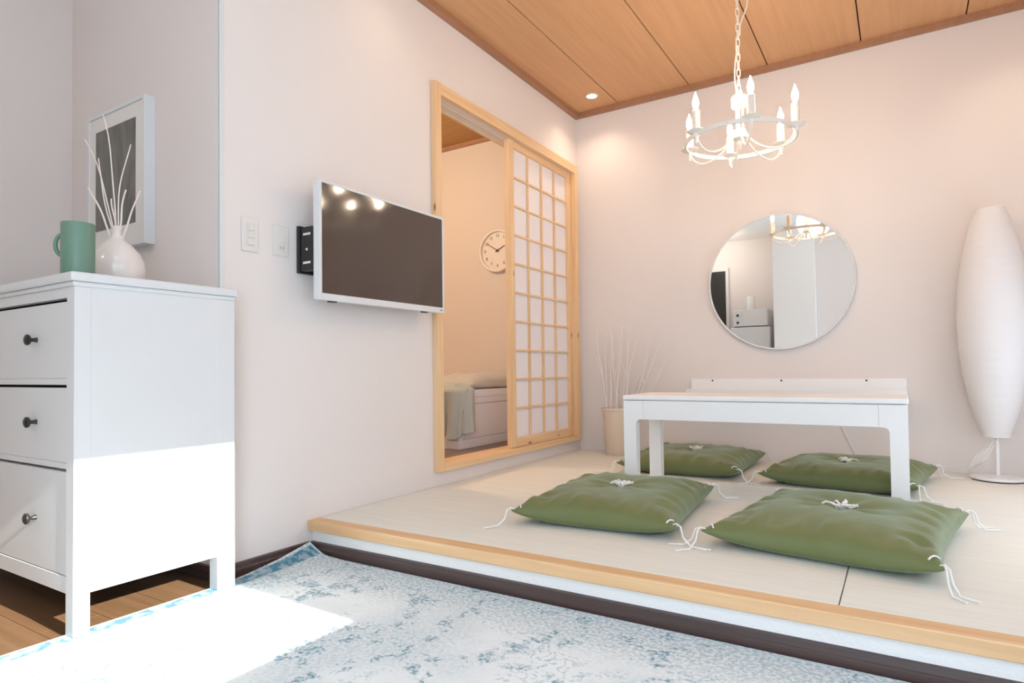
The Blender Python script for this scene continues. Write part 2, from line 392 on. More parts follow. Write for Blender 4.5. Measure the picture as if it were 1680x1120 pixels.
# door frame
fr = struct(empty('trim_door', (0, 1.9, DZ0)), 'pine frame around the sliding screen')
FX0, FX1 = -.112, .03
obj('jamb', B(FX0, FX1, 1.12, 1.168, .195, 2.12, bev=.0015), pine_z, fr)
obj('jamb', B(FX0, FX1, 2.662, 2.71, .195, 2.12, bev=.0015), pine_z, fr)
bm = NB()
box(bm, .002, FX1, 1.168, 2.662, 2.062, 2.12, .0015); box(bm, -.05, -.042, 1.168, 2.662, 2.062, 2.12); box(bm, FX0, -.095, 1.168, 2.662, 2.062, 2.12); box(bm, FX0, .002, 1.168, 2.662, 2.082, 2.12)
obj('head_rail', bm, pine_y, fr)
bm = NB(); box(bm, FX0, FX1, 1.168, 2.662, .195, .228, .0015)
obj('sill', bm, pine_y, fr)

# sliding screen
sh = struct(empty('door_1', (-.02, 2.26, .228)), 'sliding shoji screen with pine lattice and white paper panes')
sx0, sx1 = -.036, -.006; sy0, sy1, sz0, sz1 = 1.845, 2.675, .230, 2.075
py0, py1, pz0, pz1 = 1.905, 2.605, .285, 2.022
obj('stile', B(sx0, sx1, sy0, py0, sz0, sz1, bev=.0015), pine_z, sh); obj('stile', B(sx0, sx1, py1, sy1-.014, sz0, sz1, bev=.0015), pine_z, sh)
obj('rail', B(sx0, sx1, py0, py1, sz0, pz0, bev=.001), pine_y, sh); obj('rail', B(sx0, sx1, py0, py1, pz1, sz1, bev=.001), pine_y, sh)
nc_, nr_ = 4, 10; bt = .011
cw, rh = (py1-py0)/nc_, (pz1-pz0)/nr_
for i in range(1, nc_): obj('lattice_bar', B(-.022, -.009, py0+i*cw-bt/2, py0+i*cw+bt/2, pz0, pz1), pine_z, sh)
for j in range(1, nr_): obj('lattice_bar', B(-.023, -.010, py0, py1, pz0+j*rh-bt/2, pz0+j*rh+bt/2), pine_y, sh)
pm = None
for i in range(nc_):
    for j in range(nr_):
        o = obj('pane', B(-.0255, -.0235, py0+i*cw, py0+(i+1)*cw, pz0+j*rh, pz0+(j+1)*rh), paper_m, sh)

# bedroom beyond the screen
BZ = .2
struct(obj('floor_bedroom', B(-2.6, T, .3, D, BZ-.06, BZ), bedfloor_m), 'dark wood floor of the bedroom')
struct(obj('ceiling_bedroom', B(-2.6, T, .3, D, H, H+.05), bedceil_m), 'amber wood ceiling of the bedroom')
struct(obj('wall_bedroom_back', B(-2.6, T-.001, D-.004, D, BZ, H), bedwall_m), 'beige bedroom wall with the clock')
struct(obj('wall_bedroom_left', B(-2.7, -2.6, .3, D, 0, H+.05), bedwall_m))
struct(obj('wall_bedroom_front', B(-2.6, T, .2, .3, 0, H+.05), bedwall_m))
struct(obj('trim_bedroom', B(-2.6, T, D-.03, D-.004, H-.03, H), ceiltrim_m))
light('bedroom_ceiling_lamp', 'POINT', (-1.2, 1.4, 2.15), 36, (1, .82, .62), shadow_soft_size=.15)

# ------------------------------------------------------------------ chest of drawers
X0, X1, YF, YB = -.94, .10, -.475, -.012
ch = tag(empty('chest_of_drawers', (-.42, -.245, 0)), 'white chest of drawers with dark knobs beside the television wall', 'dresser')
bm = NB(); box(bm, X0-.015, X1+.014, YF-.014, YB+.006, .938, .962, .005)
box(bm, X0-.006, X1+.006, YF-.006, YB, .925, .938, .004)
obj('top', bm, white_m, ch)
for x0, x1 in ((X0, X0+.043), (X1-.043, X1)):
    zf = .0065 if x0 > 0 else 0      # the legs on this side stand on the rug
    obj('front_leg', B(x0, x1, YF, YF+.04, zf, .925, bev=.0012), white_m, ch)
    obj('rear_leg', B(x0, x1, YB-.06, YB, zf, .925, bev=.0012), white_m, ch)
for x0, x1 in ((X0+.004, X0+.02), (X1-.02, X1-.001)):
    obj('side_panel', B(x0, x1, YF+.04, YB-.06, .113, .925), white_m, ch)
obj('back_panel', B(X0+.02, X1-.02, YB-.012, YB-.006, .113, .925), white_m, ch)
obj('carcass', B(X0+.021, X1-.021, YF+.035, YB-.02, .13, .90), gap_m, ch)
for z0, z1 in ((.897, .925), (.664, .681), (.440, .456), (.113, .157)):
    obj('rail', B(X0+.043, X1-.043, YF+.001, YF+.025, z0, z1, bev=.0015), white_m, ch)
for z0, z1, kz in ((.681, .887, .790), (.456, .656, .560), (.159, .432, .293)):
    d = obj('drawer', B(X0+.045, X1-.045, YF+.002, YF+.03, z0, z1, bev=.002), white_m, ch)
    for kx in (-.128, -.712):
        bm = lathe(NB(), [(.008, 0), (.0065, -.004), (.005, -.012), (.006, -.016), (.013, -.019), (.0155, -.023), (.015, -.027), (.009, -.0305), (.0, -.0315)], (kx, YF+.003, kz), 20, 'y')
        obj('knob', bm, knob_m, d, smooth=True)

# green mug
mg = tag(empty('mug', (.012, -.43, .962)), 'tall matte green mug on the chest of drawers', 'mug')
c = (.012, -.43, .962)
bm = lathe(NB(), [(.037, 0), (.0395, .004), (.0405, .02), (.0405, .145), (.0400, .147), (.0385, .147), (.038, .145), (.038, .01), (.0, .008)], c, 40)
obj('cup', bm, green_m, mg, smooth=True)
hd = -.62*Vector((rt.x, rt.y, 0)).normalized() + Vector((0, -.1, 0)); hd.normalize()
pts = []
for i in range(15):
    a = -PI/2 + PI*i/14
    pts.append(Vector(c) + hd*(.038 + .020*math.cos(a)) + Vector((0, 0, .088 + .030*math.sin(a))))
obj('handle', tube(NB(), pts, .0055, 10), green_m, mg, smooth=True)

# reed vase
vc = (-.153, -.25, .962)
vz = tag(empty('vase', vc), 'white round ceramic bottle vase beside the green mug', 'vase')
bm = lathe(NB(), [(.045, 0), (.060, .006), (.074, .03), (.079, .055), (.076, .082), (.064, .110), (.044, .134), (.025, .150), (.0165, .162), (.0145, .172), (.0145, .186), (.0185, .193), (.0175, .195), (.0115, .192), (.011, .17), (.0, .168)], vc, 48)
obj('body', bm, ceramic_m, vz, smooth='all')
# sticks standing in it: offset of the tip in picture-right metres and up, bend
R2 = Vector((rt.x, rt.y, 0)).normalized()
F2 = Vector((fw.x, fw.y, 0)).normalized()
sticks = [(-.048, .365, .035, .0), (-.078, .235, -.05, .02), (-.075, .125, .0, -.01), (-.030, .100, .0, .02), (.032, .12, .0, -.02), (.065, .12, .02, .015), (.052, .26, -.04, -.02), (-.130, .30, .03, .03)]
for i, (dx_, dz_, bend, dp) in enumerate(sticks):
    pts = []
    for k in range(14):
        t = k/13; base = Vector(vc) + Vector((0, 0, .10))
        off = R2*(dx_*t**1.25 + bend*.5*math.sin(PI*t)*t + .004*math.sin(9*t+i)*t) + F2*(dp*t + .012*math.sin(i*2.1)*t) + Vector((0, 0, (dz_+.09)*t))
        pts.append(base+off)
    th = .0038 if dz_ < .15 else .0026
    s = obj('reed_stick', tube(NB(), pts, [th*(1-.4*k/13) for k in range(14)], 8), reed_m, None, smooth=True)
    tag(s, ['tall wavy pale reed stick in the white vase crossing the dark print', 'wavy reed stick leaning over the left of the dark print', 'thin short reed stick leaning furthest over the green mug', 'short thick reed stick upright at left in the white vase', 'short thick reed stick leaning right in the white vase', 'thin reed stick ending at the right edge of the print', 'long thin reed stick reaching up the right mount of the print', 'long faint reed stick reaching left of the picture frame'][i], 'reed stick', 'reed sticks in the white vase')

# framed print
pf = tag(empty('picture_frame', (-.617, 0, 1.18)), 'white box frame with dark grey print on the alcove wall', 'picture frame')
fx0, fx1, fz0, fz1, fd, ft = -.832, -.402, 1.172, 1.725, .04, .014
obj('side', B(fx0, fx0+ft, -fd, 0, fz0, fz1, bev=.001), white_m, pf); obj('side', B(fx1-ft, fx1, -fd, 0, fz0, fz1, bev=.001), white_m, pf)
obj('side', B(fx0+ft, fx1-ft, -fd, 0, fz0, fz0+ft, bev=.001), white_m, pf); obj('side', B(fx0+ft, fx1-ft, -fd, 0, fz1-ft, fz1, bev=.001), white_m, pf)
obj('mount', B(fx0+ft, fx1-ft, -fd+.006, -.002, fz0+ft, fz1-ft), mat_m, pf)
obj('print', B(-.772, -.472, -fd+.0045, -fd+.006, 1.258, 1.655), art_m, pf)

# switch plates
def plate(y0, y1, z0, z1, label, kind):
    c = ((y0+y1)/2, (z0+z1)/2)
    s = tag(empty('wall_switch' if kind else 'wall_socket', (0, c[0], z0)), label, 'switch' if kind else 'socket')
    obj('plate', B(0, .006, y0, y1, z0, z1, bev=.002), plate_m, s)
    obj('insert', B(.006, .0075, c[0]-.017, c[0]+.017, c[1]-.04, c[1]+.04, bev=.0008, seg=1), plate_m, s)
    if kind:
        for k in (-1, 0, 1): obj('rocker', B(.0075, .0105, c[0]-.013, c[0]+.013, c[1]+k*.026-.011, c[1]+k*.026+.011, bev=.001, seg=1), plate_m, s)
    else:
        obj('jack', lathe(NB(), [(.010, 0), (.010, .003), (.006, .003), (.0055, .008), (0, .008)], (.0075, c[0]+.001, c[1]), 16, 'x'), plate_m, s, smooth=True)
        for k in (-1, 1): obj('slot', B(.0072, .0078, c[0]+k*.006-.001, c[0]+k*.006+.001, c[1]-.032, c[1]-.020), ink_m, s)
plate(.080, .147, 1.117, 1.237, 'white triple rocker switch plate nearest the wall corner', 1)
plate(.210, .275, 1.120, 1.232, 'white socket plate between the switch plate and television', 0)

# ------------------------------------------------------------------ television
tv = tag(empty('television', (.09, .67, .955)), 'flat television with white frame on the wall bracket', 'television')
ty0, ty1, tz0, tz1, tx0, tx1 = .318, 1.058, .958, 1.410, .085, .125
bz = .012; bb = .026
obj('back_shell', B(tx0, tx1-.012, ty0+.002, ty1-.002, tz0+.002, tz1-.002, bev=.006), white_m, tv)
for a in ((ty0, ty0+bz, tz0, tz1), (ty1-bz, ty1, tz0, tz1), (ty0+bz, ty1-bz, tz0, tz0+bb), (ty0+bz, ty1-bz, tz1-bz, tz1)):
    obj('bezel', B(tx1-.014, tx1, *a, bev=.002), white_m, tv)
obj('screen', B(tx1-.010, tx1-.0025, ty0+bz, ty1-bz, tz0+bb, tz1-bz), screen_m, tv)
for yy in (ty0+.06, ty1-.14): obj('foot_pad', B(tx0+.012, tx1-.008, yy, yy+.03, tz0-.004, tz0+.003), black_m, tv)
obj('sensor', lathe(NB(), [(.004, 0), (.004, .0012), (0, .0013)], (tx1-.0003, ty1-.026, tz0+.013), 12, 'x'), black_m, tv)
bk = obj('wall_bracket', B(0.002, .018, .312, .50, 1.065, 1.245, bev=.003), black_m, tv)
obj('arm', B(.018, .085, .318, .345, 1.072, 1.238, bev=.002), black_m, bk); obj('arm', B(.018, .085, .46, .49, 1.072, 1.238, bev=.002), black_m, bk)
for zz in (1.098, 1.206): obj('slot_plate', B(.035, .075, .3165, .3182, zz, zz+.008), plate_m, bk)
obj('bolt', lathe(NB(), [(.005, 0), (.005, -.002), (0, -.003)], (.055, .318, 1.152), 12, 'y'), plate_m, bk)

# ------------------------------------------------------------------ mirror and ledge
mc = (1.328, D, 1.197); MR = .408
mi = tag(empty('round_mirror', (mc[0], D-.02, mc[2]-MR)), 'round wall mirror with thin white rim', 'mirror')
obj('rim', lathe(NB(), [(MR-.012, -.012), (MR-.011, -.030), (MR-.007, -.032), (MR-.001, -.031), (MR, -.028), (MR, -.002), (MR-.012, -.002)], mc, 96, 'y', close=False), white_m, mi, smooth=True)
obj('glass', lathe(NB(), [(0, -.026), (MR-.0115, -.026), (MR-.0115, -.004), (0, -.004)], mc, 96, 'y', close=False), mirror_m, mi, smooth=True)

lg = tag(empty('wall_ledge', (1.37, D-.06, .52)), 'long white picture ledge on the back wall under the mirror', 'shelf')
lx0, lx1 = .795, 1.962
obj('back_board', B(lx0, lx1, D-.016, D-.001, .519, .618, bev=.002), table_m, lg)
obj('shelf_board', B(lx0, lx1, D-.125, D-.016, .519, .531, bev=.002), table_m, lg)
obj('front_lip', B(lx0, lx1, D-.139, D-.125, .519, .556, bev=.002), table_m, lg)
for sx in (.93, 1.332, 1.772): obj('screw', lathe(NB(), [(.0055, 0), (.005, -.0012), (0, -.0016)], (sx, D-.016, .606), 12, 'y'), knob_m, lg)
pts = [(1.60, D-.012, .518), (1.605, D-.008, .47), (1.64, D-.008, .36), (1.68, D-.008, .26), (1.72, D-.008, .17), (1.76, D-.010, .135), (1.82, D-.02, P+.004)]
cb = obj('power_cable', tube(NB(), pts, .0032, 6), cord_m, None, smooth=True)
tag(cb, 'thin white cable running down the wall under the ledge', 'cable')

# ------------------------------------------------------------------ low bench used as a table
TX0, TX1, TY0, TY1, TZ = .832, 1.956, 1.50, 1.885, .564
tb = tag(empty('low_table', ((TX0+TX1)/2, (TY0+TY1)/2, P)), 'low white lacquered table among the green cushions', 'table')
obj('tabletop', B(TX0-.003, TX1+.003, TY0-.003, TY1+.003, TZ-.022, TZ, bev=.006), table_m, tb)
lw = .060; az0 = TZ-.022-.088; az1 = TZ-.024
lx = [(TX0, 1), (TX1, -1)]
def legshape(x, s, y0, y1):
    """upright leg with a rounded knee running into the apron"""
    r = .022; o = [(x, P), (x, az1), (x+s*(lw+r+.012), az1), (x+s*(lw+r+.012), az0)]
    o += [(x+s*(lw+r-r*math.sin(a)), az0-r+r*math.cos(a)) for a in [PI/2*k/8 for k in range(9)]]
    o += [(x+s*lw, P)]
    return prism_y(NB(), o, y0, y1)
for x, s in lx:
    obj('leg', legshape(x, s, TY0, TY0+.045), table_m, tb); obj('leg', legshape(x, s, TY1-.045, TY1), table_m, tb)
for y0, y1 in ((TY0+.001, TY0+.024), (TY1-.024, TY1-.001)):
    obj('apron', B(TX0+lw+.0345, TX1-lw-.0345, y0, y1, az0, az1, bev=.001, seg=1), table_m, tb)
for x0, x1 in ((TX0+.001, TX0+.024), (TX1-.024, TX1-.001)):
    obj('apron', B(x0, x1, TY0+.045, TY1-.045, az0, az1, bev=.001, seg=1), table_m, tb)

# ------------------------------------------------------------------ floor cushions
def cushion(cx, cy, rot, a, b, seed, label, hT=.088):
    rnd = random.Random(seed)
    root = tag(empty('floor_cushion', (cx, cy, P), math.radians(rot)), label, 'cushion', 'olive floor cushions on the tatami')
    n = 72; bm = NB(); so = Vector((seed*3.7, seed*1.3, 0))
    def f(u, v, top):
        au, av = abs(u), abs(v)
        x = a*u*(1-.085*(1-v*v)*au**2); y = b*v*(1-.085*(1-u*u)*av**2)
        g = max(0, (1-au**2.6)*(1-av**2.6))
        # seam lies low along the sides, lifts at the corners
        corner = (au*av)**3
        zs = .034 + .020*corner
        r = math.hypot(x, y)
        if top:
            z = zs + hT*g**.42
            z -= .018*math.exp(-(r/.035)**2) + .020*math.exp(-(r/.13)**2)
            th = math.atan2(y, x)
            z += .005*math.sin(7*th+seed)*math.exp(-((r-.08)/.06)**2)
            # pleats across each side where the filling gathers
            for (al, ac, k) in ((u, av, 1), (v, au, 2)):
                w = noise.noise(Vector((al*9+k*11, seed*5.1, v if k == 1 else u)))*.6 + math.sin(al*21+4*noise.noise(Vector((al*3, seed, k))))*.5
                z += .016*w*max(0, 1-abs(ac-.82)/.24)*g**.15
            z += .018*noise.noise(Vector((u*1.6, v*1.6, 0))+so)*g
        else:
            z = max(.001, zs - .05*g**.4)
        return Vector((x, y, z))
    G = {}
    for top in (1, 0):
        for i in range(n+1):
            for j in range(n+1):
                s = lambda k: math.sin((k/n-.5)*PI)*.55+(2*k/n-1)*.45
                u, v = s(i), s(j)
                if not top and (i in (0, n) or j in (0, n)): G[0, i, j] = G[1, i, j]
                else: G[top, i, j] = bm.verts.new(f(u, v, top))
    for top in (1, 0):
        for i in range(n):
            for j in range(n):
                q = (G[top, i, j], G[top, i+1, j], G[top, i+1, j+1], G[top, i, j+1])
                bm.faces.new(q if top else q[::-1])
    body = obj('cover', bm, olive_m, root, smooth='all', local=True)
    # centre tuft of short white threads
    bm = NB(); zt = f(0, 0, 1).z
    for k in range(16):
        th = rnd.uniform(0, 2*PI); L = rnd.uniform(.022, .055)
        pts = [(0, 0, zt-.004), (L*.35*math.cos(th), L*.35*math.sin(th), zt+rnd.uniform(.02, .034)), (L*.75*math.cos(th+.2), L*.75*math.sin(th+.2), zt+rnd.uniform(.02, .034)), (L*math.cos(th+.3), L*math.sin(th+.3), zt+rnd.uniform(.02, .034))]
        tube(bm, pts, .0032, 5)
    obj('centre_tuft', bm, cord_m, root, smooth=True, local=True)
    # corner tassels: a wrap round the ear and two loose cords
    for su in (-1, 1):
        for sv in (-1, 1):
            bm = NB(); p = f(su*.985, sv*.985, 1); out = Vector((su, sv, 0)).normalized(); sd = Vector((-out.y, out.x, 0))
            q = f(su*.93, sv*.93, 1)
            tube(bm, [q+sd*.016+Vector((0, 0, -.004)), q+sd*.008+Vector((0, 0, .003)), q+Vector((0, 0, .005)), q-sd*.008+Vector((0, 0, .003)), q-sd*.016+Vector((0, 0, -.004))], .0026, 6)
            for k in range(2):
                L = rnd.uniform(.05, .09); w = rnd.uniform(-.6, .6)
                d2 = (out+sd*w).normalized()
                tube(bm, [p-out*.012, p+out*.008+Vector((0, 0, .008)), p+d2*.022+Vector((0, 0, .001)), p+d2*.032+Vector((0, 0, -p.z*.55)), Vector((p.x, p.y, .004))+d2*(.036+L*.3), Vector((p.x, p.y, .004))+d2*(.036+L)+sd*rnd.uniform(-.02, .02)], .0026, 6)
            obj('corner_tassel', bm, cord_m, root, smooth=True, local=True)
    return root
cushion(.985, 1.075, 5, .298, .375, 1, 'green cushion in front of the table with its tuft spread flat, nearest the doorway')
cushion(1.757, 1.06, -8, .318, .375, 2, 'largest looking green cushion, over the tatami joint in front of the table')
cushion(.93, 2.30, 0, .32, .37, 3, 'green cushion behind the table near the branch pot')
cushion(1.71, 2.21, -8, .33, .33, 4, 'green cushion behind the table next to the paper floor lamp')

# ------------------------------------------------------------------ floor lamp
lc = (2.325, 2.575, P)
la = tag(empty('floor_lamp', lc), 'tall oval paper floor lamp on a round white foot', 'lamp')
bs = obj('base', lathe(NB(), [(.0, .006), (.108, .006), (.112, .012), (.110, .018), (.09, .022), (.014, .026), (.0, .027)], lc, 48, close=False), lampbase_m, la, smooth=True)
obj('pad', lathe(NB(), [(.0, 0), (.104, 0), (.104, .006), (.0, .006)], lc, 40, close=False), lampdark_m, bs)
obj('pole', lathe(NB(), [(.0095, .02), (.0095, .9)], lc, 16), lampbase_m, la, smooth=True)
z0, z1 = .213, 1.325; prof = []
rings = 26
RP = [(0, .053), (.08, .083), (.15, .104), (.284, .131), (.4, .143), (.523, .148), (.663, .140), (.8, .119), (.933, .085), (1, .058)]
def rad(t):
    for (t0, r0), (t1, r1) in zip(RP, RP[1:]):
        if t <= t1+1e-9: k = (t-t0)/(t1-t0); return r0+(r1-r0)*k
    return RP[-1][1]
for k in range(rings*4+1):
    t = k/(rings*4); prof.append((rad(t) - .0012*(1-abs(math.sin(PI*t*rings)))*0 + .0016*abs(math.cos(PI*t*rings))**6, z0+(z1-z0)*t))
obj('shade', lathe(NB(), prof, lc, 72, close=False), shade_m, la, smooth='all')
for t, nm in ((0, 'shade_ring'), (1, 'shade_ring')):
    r = rad(t); zz = z0+(z1-z0)*t
    bm = tube(NB(), [(lc[0]+r*math.cos(2*PI*k/48), lc[1]+r*math.sin(2*PI*k/48), P+zz) for k in range(48)], .003, 6, closed=True)
    for k in range(3):
        a = 2*PI*k/3+.4; tube(bm, [(lc[0]+.008*math.cos(a), lc[1]+.008*math.sin(a), P+zz), (lc[0]+r*math.cos(a), lc[1]+r*math.sin(a), P+zz)], .002, 6)
    obj(nm, bm, lampbase_m, la, smooth=True)
bm = lathe(NB(), [(.0, .87), (.02, .88), (.02, .94), (.03, .97), (.028, 1.0), (.0, 1.02)], lc, 20, close=False)
obj('bulb_holder', bm, lampbase_m, la, smooth=True)
# the lamp's flex: hanging bundle and the run along the wall
bm = NB()
for k in range(6):
    o1 = Vector((lc[0]-.014-.013*k, lc[1]-.02+.004*k, P+.175-.010*k))
    tube(bm, [o1, o1+Vector((-.012, -.004, -.03)), o1+Vector((-.032, -.006, -.075)), o1+Vector((-.040, 0, -.088)), o1+Vector((-.026, .004, -.06)), o1+Vector((-.006, .004, -.012))], .0017, 6)
tube(bm, [(lc[0], lc[1]-.01, P+.195), (lc[0]-.02, lc[1]-.02, P+.185), (lc[0]-.05, lc[1]-.01, P+.11), (lc[0]-.085, lc[1]+.05, P+.055), (lc[0]-.17, D-.035, P+.03), (lc[0]-.25, D-.03, P+.03), (lc[0]-.35, D-.03, P+.006), (lc[0]-.5, D-.05, P+.004)], .0022, 6)
obj('flex', bm, cord_m, la, smooth=True)

# ------------------------------------------------------------------ branch pot
pc = (.345, 2.60, P)
po = tag(obj('floor_pot', lathe(NB(), [(.0, 0), (.074, 0), (.077, .004), (.098, .29), (.104, .292), (.105, .306), (.096, .308), (.092, .29), (.07, .03), (.0, .03)], pc, 48, close=False), pot_m, None, smooth=True), 'cream tapered floor pot in the corner by the sliding screen', 'pot')
po.name = 'floor_pot'
ORD = ['first', 'second', 'third', 'fourth', 'fifth', 'sixth', 'seventh', 'eighth', 'ninth', 'tenth', 'eleventh', 'twelfth', 'thirteenth', 'last']
tips = [(.212, .955), (.235, .93), (.30, .90), (.335, .94), (.36, .90), (.39, .965), (.435, .97), (.47, .955), (.50, .88), (.52, .80), (.56, .86), (.60, .92), (.66, .88), (.715, .86)]
rnd = random.Random(9)
for i, (tx, tz) in enumerate(tips):
    pts = []; bx = pc[0] + (tx-.42)*.25; by = pc[1]+rnd.uniform(-.05, .05); ty = pc[1] + rnd.uniform(-.06, .08)
    for k in range(13):
        t = k/12
        w = .010*math.sin(6*t+i*1.7)+.006*math.sin(13*t+i)
        pts.append((bx+(tx-bx)*t**1.1+w*t, by+(ty-by)*t+.006*math.sin(8*t+i*2)*t, P+.05+(tz-P-.05)*t))
    bm = tube(NB(), pts, [.0062*(1-.55*k/12) for k in range(13)], 6)
    if i % 3 == 0:
        s = Vector(pts[7]); tube(bm, [s, s+Vector((.02*(1 if i % 2 else -1), -.005, .07)), s+Vector((.05*(1 if i % 2 else -1), 0, .15))], [.004, .003, .0018], 6)
    s = obj('branch', bm, branch_m, None, smooth=True)
    tag(s, 'pale dried branch in the cream pot, its tip %s from the sliding screen' % ORD[i], 'branch', 'dried branches in the floor pot')

# ------------------------------------------------------------------ chandelier
cc = Vector((1.358, 1.60, 1.690)); RR = .232
cn = tag(empty('chandelier', (cc.x, cc.y, H)), 'white iron ring chandelier with six lit candle bulbs', 'chandelier')
ring = [(cc.x+RR*math.cos(2*PI*k/96), cc.y+RR*math.sin(2*PI*k/96), cc.z) for k in range(96)]
bm = NB()
prf = [(-.004, -.009), (.004, -.009), (.004, .009), (-.004, .009)]
rv = [[bm.verts.new((cc.x+(RR+p_[0])*math.cos(2*PI*k/96), cc.y+(RR+p_[0])*math.sin(2*PI*k/96), cc.z+p_[1])) for p_ in prf] for k in range(96)]
for k in range(96):
    for q in range(4): bm.faces.new((rv[k][q], rv[k][(q+1) % 4], rv[(k+1) % 96][(q+1) % 4], rv[(k+1) % 96][q]))
obj('ring', bm, steel_m, cn, smooth=True)
near = math.atan2(CAM.y-cc.y, CAM.x-cc.x)
for k in range(6):
    a = near + math.radians(11+60*k); u = Vector((math.cos(a), math.sin(a), 0)); b0 = cc+u*RR
    # arm sweeping from the hub, under the ring, up to the candle cup
    P0, P1, P2, P3 = cc+u*.022+Vector((0, 0, .035)), cc+u*.06+Vector((0, 0, -.055)), cc+u*.20+Vector((0, 0, -.125)), b0+Vector((0, 0, -.005))
    pts = [P0*(1-t)**3+P1*3*t*(1-t)**2+P2*3*t*t*(1-t)+P3*t**3 for t in [q/20 for q in range(21)]]
    obj('arm', tube(NB(), pts, .0042, 8), steel_m, cn, smooth=True)
    ca = obj('candle', lathe(NB(), [(.0, .012), (.0165, .012), (.0165, .098), (.013, .102), (.006, .104), (.0, .104)], b0, 20, close=False), candle_m, cn, smooth=True)
    obj('drip_pan', lathe(NB(), [(.0, -.042), (.005, -.040), (.0065, -.018), (.012, -.010), (.014, 0), (.034, .007), (.040, .012), (.038, .014), (.014, .012), (.0, .012)], b0, 24, close=False), steel_m, ca, smooth=True)
    obj('bulb', lathe(NB(), [(.007, .104), (.0085, .110), (.0125, .124), (.0135, .133), (.0115, .146), (.007, .160), (.0032, .172), (.0008, .180)], b0, 20), bulb_m, ca, smooth='all')
obj('hub', lathe(NB(), [(.0, -.045), (.004, -.042), (.0075, -.02), (.012, -.004), (.020, .0), (.030, .008), (.030, .014), (.022, .020), (.026, .030), (.026, .044), (.014, .052), (.0, .054)], cc, 28, close=False), steel_m, cn, smooth=True)
bm = NB()
for k in range(3):
    a = 2*PI*k/3+.5; o1 = cc+Vector((.014*math.cos(a), .014*math.sin(a), 0)); tube(bm, [o1+Vector((0, 0, .04)), o1+Vector((0, 0, .16))], .0055, 10)
obj('rod', bm, steel_m, cn, smooth=True)
obj('cap', lathe(NB(), [(.0, .145), (.032, .147), (.034, .152), (.034, .190), (.030, .196), (.010, .200), (.0, .202)], cc, 28, close=False), steel_m, cn, smooth=True)
bm = tube(NB(), [cc+Vector((.012*math.cos(2*PI*k/20), 0, .212+.012*math.sin(2*PI*k/20))) for k in range(20)], .0032, 8, closed=True)
obj('loop', bm, steel_m, cn, smooth=True)
zc = cc.z+.218; i = 0; LL = .030
while zc < H-.03:
    bm = NB(); pts = []
    for k in range(20):
        t = 2*PI*k/20; w = .0075*math.cos(t); h = (LL/2)*math.sin(t)+(.006 if math.sin(t) > 0 else -.006)*abs(math.sin(t))**.5
        pts.append(cc+Vector((w*math.cos(.6+i*PI/2), w*math.sin(.6+i*PI/2), zc-cc.z+LL/2+h)))
    tube(bm, pts, .0024, 6, closed=True); obj('chain_link', bm, steel_m, cn, smooth=True); zc += LL+.004; i += 1
pts = []
for k in range(60):
    t = k/59; z = .20+(H-.02-cc.z-.20)*t; r = .010+.030*max(0, math.sin(PI*(t-.50)/.36))**2*(1 if .50 < t < .86 else 0)+.012*max(0, math.sin(PI*t*3.1))
    pts.append(cc+Vector((R2.x*r*(1 if t > .45 else -1), R2.y*r, z)))
obj('flex', tube(NB(), pts, .0032, 6), steel_m, cn, smooth=True)
obj('ceiling_rose', lathe(NB(), [(.0, -.03), (.01, -.03), (.03, -.022), (.055, -.008), (.058, 0), (.0, 0)], (cc.x, cc.y, H), 32, close=False), steel_m, cn, smooth=True)

# ------------------------------------------------------------------ recessed downlights
for i, (x, y) in enumerate(DOWN):
    dl = tag(empty('downlight', (x, y, H)), ['small lit round downlight in the ceiling corner above the sliding screen', 'small round downlight above the paper floor lamp', 'small round downlight above the television end of the platform edge', 'small round downlight above the far end of the platform edge'][i], 'downlight', 'downlights in the wooden ceiling')
    obj('trim_ring', lathe(NB(), [(.030, -.002), (.033, -.006), (.040, -.005), (.042, 0), (.030, 0)], (x, y, H), 32, close=False), white_m, dl, smooth=True)
    obj('lens', lathe(NB(), [(.0, -.003), (.030, -.003), (.030, -.001), (.0, -.001)], (x, y, H), 28, close=False), lens_m, dl)
    light('downlight_beam', 'SPOT', (x, y, H-.012), 8 if y > 2 else 2.0, WARM, (0, 0, -1), spot_size=math.radians(125), spot_blend=.9, shadow_soft_size=.03)

# ------------------------------------------------------------------ rug
rg_n, rg_m = 130, 110; bm = NB(); grid = []; wl = bm.verts.layers.float_vector.new('weave')
def rugz(x, y):
    z = .006
    e = max(0, 1-(x-RX0)/.075); c = max(0, min(1, (y+.02)/.36))
    z += .034*e**1.5*c**1.3
    z += .008*max(0, 1-math.hypot(x-RX0, y-RY1)/.14)
    return z
for i in range(rg_n+1):
    t = i/rg_n; x = RX0+(RX1-RX0)*t**1.6; row = []
    for j in range(rg_m+1):
        s = j/rg_m; y = RY1-(RY1-RY0)*s**1.4
        c = max(0, min(1, (y+.02)/.36)); e = max(0, 1-(x-RX0)/.12)
        v = bm.verts.new((x-.030*c*e, y, rugz(x, y))); v[wl] = (x, y, 0); row.append(v)
    grid.append(row)
for i in range(rg_n):
    for j in range(rg_m): bm.faces.new((grid[i][j], grid[i][j+1], grid[i+1][j+1], grid[i+1][j]))
r = bmesh.ops.extrude_face_region(bm, geom=bm.faces[:])
for v in r['geom']:
    if isinstance(v, bmesh.types.BMVert): v.co.z -= .0055
rg = tag(obj('rug', bm, rug_m, None, smooth=True), 'distressed white and blue rug with its corner curling up', 'rug')

